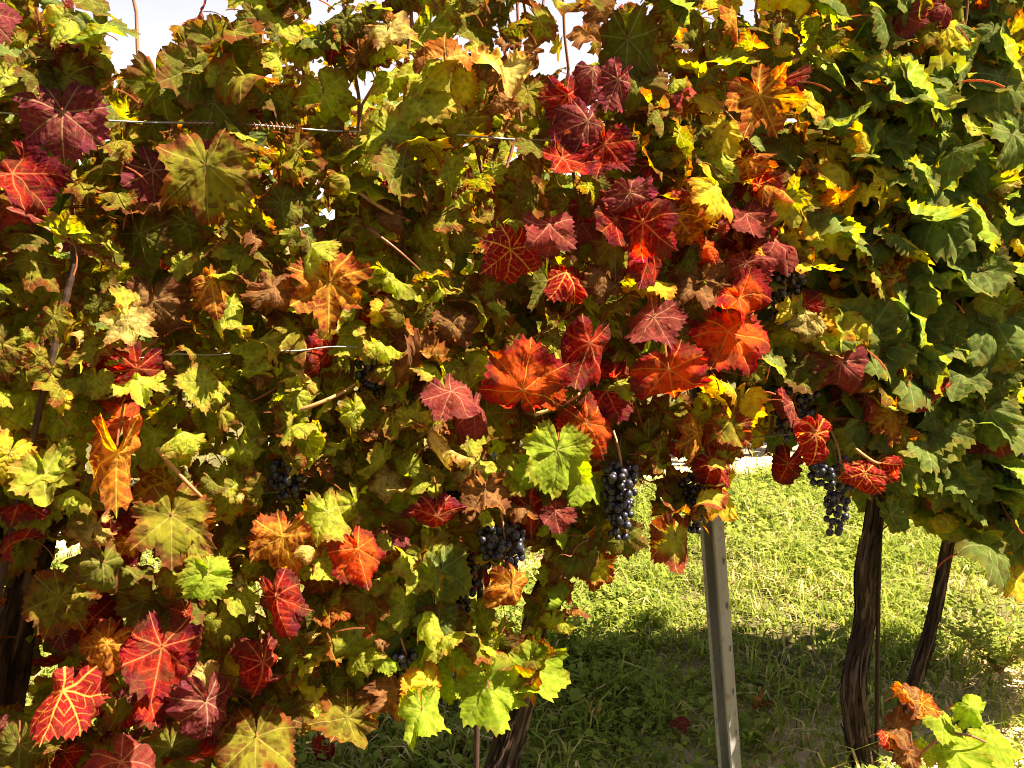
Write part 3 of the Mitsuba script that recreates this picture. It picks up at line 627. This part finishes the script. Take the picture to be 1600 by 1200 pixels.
for _ in range(14500):
    s = fr.uniform(-1.25, 1.95); z = fr.uniform(.42, 2.25)
    front = fr.random() < .6
    n = fr.uniform(.10, .24) if front else fr.uniform(-.30, .12)
    bulge = 1 - ((z - 1.2) / 1.3) ** 2 * .5
    n *= bulge
    lo, hi = zlow(s) + .05, zhigh(s) - .30 * float(meshkit.noise(np.array([s * 5.0, n * 4, .5]))) * (n < .05) - max(n, 0) * .25
    if not lo < z < hi: continue
    top = np.clip((z - 1.45) / .5, 0, 1)
    if fr.random() < .22 + .44 * top: continue
    if any((s - a) ** 2 + (z - b) ** 2 < r * r for a, b, r in HOLES) and n > -.02: continue
    p = W(s, n, z); x, y, zc = project(p)
    if n > .02 and any((x - a) ** 2 + (y - b - 12) ** 2 < (q * .42) ** 2 for a, b, q in CLEAR): continue
    kind = kind_at(x, y, fr)
    L = (.024 + .054 * fr.random() ** 1.25) * (zc / 1.7) ** .7 * (1.4 if kind == 'green' else 1.12 if kind == 'crimson' else 1) * (.72 if kind in ('dry', 'straw') else 1)
    sgn = 1 if n > -.06 or fr.random() < .35 else -1
    a = math.radians(fr.normal(42, 40))
    N = NC * sgn * math.cos(a) + UP * math.sin(a) + R * fr.normal(0, .75)
    q = fr.normal(0, .7)
    tip = -UP * math.cos(q) + R * math.sin(q) + NC * .2
    cr = {'dry': 2.2, 'straw': 1.7, 'mottled': 1.25}.get(kind, .95)
    put(p, N, tip, L, kind, fr, cr=cr, holes=fr.choice([0, 0, .10, .16]) if kind != 'green' else 0)
    made += 1
print('leaves', made, [len(l) for l in LEAVES])
for vi, L in enumerate(LEAVES):
    L.sort(key=lambda e: -e[0])
    rest = []
    for i, (rank, blade, st, label, hero) in enumerate(L):
        if i < 300:
            if hero:
                k = add('leaf', (blade[0], blade[1]), 'leaf_mat', vine[vi], uv=blade[2])
                scene[k + '__stalk'] = mikit.ply((st[0], st[1]), 'leaf_mat', smooth=True, uv=st[2])
                if label: tag(k, label)
            else:
                v, f, u = join([blade, st])
                add('leaf', (v, f), 'leaf_mat', vine[vi], uv=u)
        else: rest += [blade, st]
    if rest:
        v, f, u = join(rest)
        k = add('foliage', (v, f), 'leaf_mat', vine[vi], uv=u); tag(k, kind='stuff')

# ------------------------------------------------------------------ grapes
ICO = trimesh.creation.icosphere(subdivisions=2, radius=1.0)
IV, IF = np.array(ICO.vertices), np.array(ICO.faces)
def bunch(px, py, length, width, cnt, vi, n=.12, label=None, seed=0, wing=False):
    """px, py: the stalk's foot; length and width in the photograph's pixels"""
    r_ = np.random.default_rng(seed)
    top = at(px, py, n); zc = project(top)[2]; k = zc / FPX
    Lm, Wm = length * k, width * k / 2
    key = key_for('grape_bunch', vine[vi])
    P = spline([top + UP * .05 - NC * .03, top, top - UP * Lm * .5 + R * .004, top - UP * Lm * .92], 12)
    v, f, u = tube(P, np.linspace(.0028, .0012, 12), 6)
    scene[key] = mikit.ply((v, f), 'stem_mat', smooth=True)
    tag(key, label or 'bunch of dark blue grapes')
    pts, tries = [], 0
    while len(pts) < cnt * 1.25 and tries < 6000:
        tries += 1
        t = r_.random() ** .85
        w = Wm * (1.0 - .62 * t ** 1.4) * min(1, .45 + t * 5)
        a = r_.uniform(0, 2 * np.pi); q = w * r_.uniform(.35, 1.0)
        rad = r_.choice([r_.uniform(.0064, .0083), r_.uniform(.0046, .0064)], p=[.82, .18])
        c = top - UP * (Lm * (.03 + .95 * t)) + R * (q * math.cos(a)) + NC * (q * math.sin(a) * .85)
        if wing and t < .35: c = c + R * r_.choice([-1, 0]) * Wm * .8
        if all(np.linalg.norm(c - o) > (rad + ro) * .86 for o, ro in pts): pts.append((c, rad))
    for i, (c, rad) in enumerate(pts):
        e = np.array([1, 1, r_.uniform(1.0, 1.12)]) * rad
        scene[f'{key}__berry' + ('' if i == 0 else f'_{i:03d}')] = mikit.ply((IV * e + c, IF), 'berry_mat', smooth=True)
bunch(1226,415,92,72,46,2,.20,'bunch of blue-black grapes, highest in the row, behind an orange leaf',1)
bunch(1240,585,105,92,70,2,.17,'broad bunch of grapes in deep shade above the golden veined red leaf',2)
bunch(1312,712,132,58,62,2,.22,'long narrow bunch of grapes with sunlit right side',3,True)
bunch(970,720,125,68,62,1,.24,'dark bunch of grapes under the glowing orange red leaf',4)
bunch(786,818,100,84,60,1,.22,'dark bunch of grapes beside the rusty stake',5)
bunch(722,870,90,60,45,1,.10,'bunch of grapes deep in the dark hollow',6)
bunch(448,718,66,70,32,0,.17,'bunch of grapes half hidden with its few berries frosted white by the sun',7)
bunch(1088,740,95,56,46,2,.17,'bunch of grapes hanging against the left side of the steel post',8)
bunch(1590,690,130,76,66,3,.20,'bunch of grapes at the right edge of the picture',9)
bunch(1545,660,80,60,36,3,.05,None,10); labels[f'{vine[3]}__grape_bunch_001']['label'] = 'shaded bunch of grapes under a green leaf'
bunch(578,560,60,50,24,1,.16,'small bunch of grapes peeping between brown leaves',11)
bunch(1078,630,60,46,24,2,.12,'small bunch of grapes beside the scarlet leaf',12)
bunch(632,1015,46,44,18,1,.2,'few low hanging grapes above the lime leaves',13)

# dry tendril wound along the top wire, and a few loose ones
tw = np.random.default_rng(5)
a, b = at(290, 191.5, .20), at(470, 200, .20)
t = np.linspace(0, 1, 260)
ax = (b - a) / np.linalg.norm(b - a); e1 = UP; e2 = np.cross(ax, e1)
rr = .0035 + .0035 * meshkit.noise(np.stack([t * 18, t * 0, t * 0], 1)) ** 2
ph = t * 120 + 3 * meshkit.noise(np.stack([t * 9, t * 0 + 3, t * 0], 1))
P = a + t[:, None] * (b - a) + rr[:, None] * (np.cos(ph)[:, None] * e1 + np.sin(ph)[:, None] * e2)
v, f, u = tube(P, .0011, 4); k = add('tendril', (v, f), 'cane_mat', vine[0]); tag(k, 'dry tendril wound round the top wire')
for x, y, vi in [(352,205,0),(1000,705,1),(920,842,1),(640,310,1),(1250,120,2),(1080,470,2)]:
    p = at(x, y, .22); t = np.linspace(0, 1, 40)
    P = p + np.outer(t * .07, R * tw.uniform(-1, 1) - UP * tw.uniform(.2, 1)) + np.outer(np.sin(t * 9) * .010 * t, UP) + np.outer(np.cos(t * 9) * .01 * t, NC)
    v, f, u = tube(P, np.linspace(.0013, .0006, 40), 5); add('tendril', (v, f), 'cane_mat', vine[vi])
for x0, y0, x1, y1, n, vi in [(835,648,905,615,.27,1),(1335,700,1375,722,.25,2),(470,640,555,600,.2,1),(245,700,330,790,.24,0),(560,300,640,345,.2,1),(1140,505,1085,460,.22,2)]:
    P = spline([at(x0, y0, n), at((x0 + x1) / 2, (y0 + y1) / 2 + 4, n + .01), at(x1, y1, n - .02)], 10)
    v, f, u = tube(P, np.linspace(.0036, .0024, 10), 7); add('cane', (v, f), 'stem_mat', vine[vi])

wr = np.random.default_rng(808)
for _ in range(40):
    s0, z0 = wr.uniform(-.85, 1.5), wr.uniform(.95, 1.5); n0 = wr.uniform(.08, .18)
    if z0 < zlow(s0) + .1: continue
    d = R * wr.normal(0, .6) + UP * wr.choice([-1, 1]) * wr.uniform(.3, 1) + NC * wr.uniform(-.1, .35); l = wr.uniform(.10, .28)
    P = spline([W(s0, n0, z0), W(s0, n0, z0) + d * l * .5 + NC * .02, W(s0, n0, z0) + d * l + R * wr.normal(0, .03) - NC * .03], 12)
    v, f, u = tube(P, np.linspace(.0028, .0014, 12), 6); add('cane', (v, f), 'cane_mat' if wr.random() < .8 else 'stem_mat', vine[owner(s0)])

# ------------------------------------------------------------------ low shoot at the foot of the slender vine, weeds, fallen leaves
t = thing('vine_shoot', 'low young vine shoot with pale green and shrivelled orange leaves, bottom right', 'vine shoot')
sr = np.random.default_rng(71)
base = grd(1420, 1290, .22, -.02)
P = spline([base, at(1425, 1180, .24), at(1415, 1110, .24)], 12)
v, f, u = tube(P, np.linspace(.006, .003, 12), 6); add('stem', (v, f), 'cane_mat', t)
P = spline([at(1422, 1200, .24), at(1480, 1150, .28), at(1540, 1160, .30)], 12)
v, f, u = tube(P, np.linspace(.004, .0025, 12), 6); add('stem', (v, f), 'cane_mat', t)
for x, y, sz_, kd, cr in [(1472,1125,90,'lime',.8),(1515,1105,90,'lime',.9),(1545,1150,100,'lime',.8),(1490,1175,105,'lime',.7),(1530,1190,90,'lime',.8),(1450,1165,70,'yellowgreen',.9),(1560,1195,70,'lime',.9),
                          (1428,1092,68,'dry',1.6),(1412,1078,50,'reticulate',1.7),(1440,1100,50,'reticulate',1.6),(1400,1140,55,'dry',1.8),(1395,1165,50,'reticulate',1.8),(1415,1175,50,'dry',1.8),(1385,1150,40,'redvein',1.8),(1410,1130,50,'dry',1.8)]:
    p = at(x, y, .27 + sr.uniform(-.03, .03)); L = sz_ * project(p)[2] / FPX / (1.85 if kd in ('lime', 'yellowgreen') else 1.6)
    N = NC * .5 + UP * .75 + R * sr.normal(.1, .3); tip = -UP + R * sr.normal(0, .6) + NC * .4
    bl, st = make_leaf(sr, p, N, tip, L, kd, 108, 6, cr)
    v, f, u = join([bl, st]); k = add('leaf', (v, f), 'leaf_mat', t, uv=u)
    if kd == 'dry' and cr == 1.6: tag(k, 'shrivelled rust orange leaf on top')
def weed(px, py, hgt, spread, stems, label, seed):
    r_ = np.random.default_rng(seed)
    t = thing('weed', label, 'weed', None); b = on_ground(px, py)
    leaves = []
    for i in range(stems):
        a = r_.uniform(0, 2 * np.pi); tip = b + np.array([math.cos(a), math.sin(a), 0]) * spread * r_.uniform(.3, 1) + UP * hgt * r_.uniform(.5, 1)
        P = spline([b, (b + tip) / 2 + UP * hgt * .15, tip], 9)
        v, f, u = tube(P, np.linspace(.0016, .0007, 9), 4); add('stem', (v, f), 'stem_mat', t)
        for q in range(16):
            c = P[int(r_.integers(2, 9))] + r_.normal(0, .008, 3); d = r_.normal(0, 1, 3); d[2] = abs(d[2]) * .5; d /= np.linalg.norm(d)
            sd = np.cross(d, UP); sd /= np.linalg.norm(sd) + 1e-9; L = r_.uniform(.014, .030)
            V = np.array([c + d * L * x_ + sd * L * y_ for x_, y_ in [(0, 0), (.35, .28), (.75, .26), (1, 0), (.75, -.26), (.35, -.28)]])
            leaves.append((V, np.array([[0, 1, 5], [1, 2, 4], [1, 4, 5], [2, 3, 4]]), np.tile([[0, r_.random()]], (6, 1))))
    v, f, u = join(leaves); k = add('foliage', (v, f), 'grass_mat', t, smooth=False, uv=u); tag(k, kind='stuff')
weed(1560, 1055, .24, .24, 44, 'small leafy weed at the right edge above bare soil', 5)
weed(880, 1000, .12, .12, 14, 'low broad-leaved weed just right of the shaggy trunk', 6)
weed(1180, 1160, .04, .06, 8, 'tiny weed on the bare soil right of the steel post', 7)
def fallen(px, py, size, kind, label, seed, cr=1.6):
    r_ = np.random.default_rng(seed); p = on_ground(px, py, .035); L = size * project(p)[2] / FPX / 1.5
    bl, st = make_leaf(r_, p, UP + r_.normal(0, .3, 3), np.array([r_.normal(), r_.normal(), 0]), L, kind, 72, 5, cr)
    v, f, u = join([bl, st]); k = add('fallen_leaf', (v, f), 'leaf_mat', None, uv=u); tag(k, label, 'fallen leaf', 'leaves fallen on the grass')
fallen(505, 1172, 42, 'crimson', 'crimson fallen leaf lying in the shaded grass', 1)
fallen(716, 1150, 60, 'dry', 'pale brown curled fallen leaf left of the shaggy trunk', 2)
fallen(1190, 1095, 34, 'dry', 'brown fallen leaf on the shaded ground right of the steel post', 3)
fallen(1060, 1130, 32, 'dustyred', 'reddish fallen leaf left of the foot of the steel post', 4)
fallen(930, 1110, 30, 'straw', 'straw coloured fallen leaf in the shade right of the shaggy trunk', 5)

# ------------------------------------------------------------------ the next row of vines, behind the lane
Q2 = -2.85
UNIT = np.array([[0, .05], [.35, -.25], [.5, .15], [.72, .55], [.35, .55], [0, 1.0], [-.35, .55], [-.72, .55], [-.5, .15], [-.35, -.25]])
BF = np.array([[0, i, i + 1] for i in range(1, 9)] + [[0, 9, 1]])
def row_vine(sc_, q, i, label, group, br, face):
    t = thing('grapevine', label, 'grapevine', group)
    trunk([W(sc_ + .05, q, -.06), W(sc_, q + .02, .3), W(sc_ + br.normal(0, .05), q, .6), W(sc_, q, .9)], [.042, .034, .03, .022], t, seed=60 + i, sides=10)
    lv = []
    for _ in range(620):
        s = sc_ + br.uniform(-.55, .55); z = .62 + 1.45 * br.random() ** .9; n = q + br.uniform(-.28, .28)
        L = br.uniform(.06, .10); N = NC * face * br.choice([1, 1, -1]) + UP * br.uniform(0, 1.2) + R * br.normal(0, .5)
        M = leaf_frame(N, -UP + R * br.normal(0, .5)); zz = br.uniform(-.25, .05) * np.abs(UNIT[:, 0]) + br.normal(0, .04, 10)
        V = np.column_stack([UNIT, zz]) * L @ M.T + W(s, n, z)
        kd = br.choice(['green', 'yellowgreen', 'mottled', 'yellow', 'olive', 'reticulate'], p=[.3, .32, .14, .08, .12, .04])
        lv.append((V, BF, leaf_uv(UNIT, kd, int(br.integers(0, 60)))))
    v, f, u = join(lv); k = add('foliage', (v, f), 'leaf_mat', t, uv=u); tag(k, kind='stuff')
br = np.random.default_rng(404)
for i in range(9):
    row_vine(-3.0 + i, Q2, i, 'sunlit grapevine of the next row behind the grass lane', 'grapevines of the next row, behind the lane', br, 1)
for i in range(7):      # the lane's other side: the row at the photographer's back
    row_vine(-3.4 + i, 2.9, 20 + i, 'grapevine of the facing row across the lane, out of the frame', 'grapevines of the facing row, out of the frame', br, -1)
p0 = at(588, 176, Q2)
post(np.array([p0[0], p0[1], -.05]), p0, 'dark steel post of the next row, its top showing against the sky', None, .6)

tot = sum(len(meshkit.WRITTEN[d['filename']][1]) for d in scene.values() if isinstance(d, dict) and d.get('type') == 'ply')
print('triangles', tot)
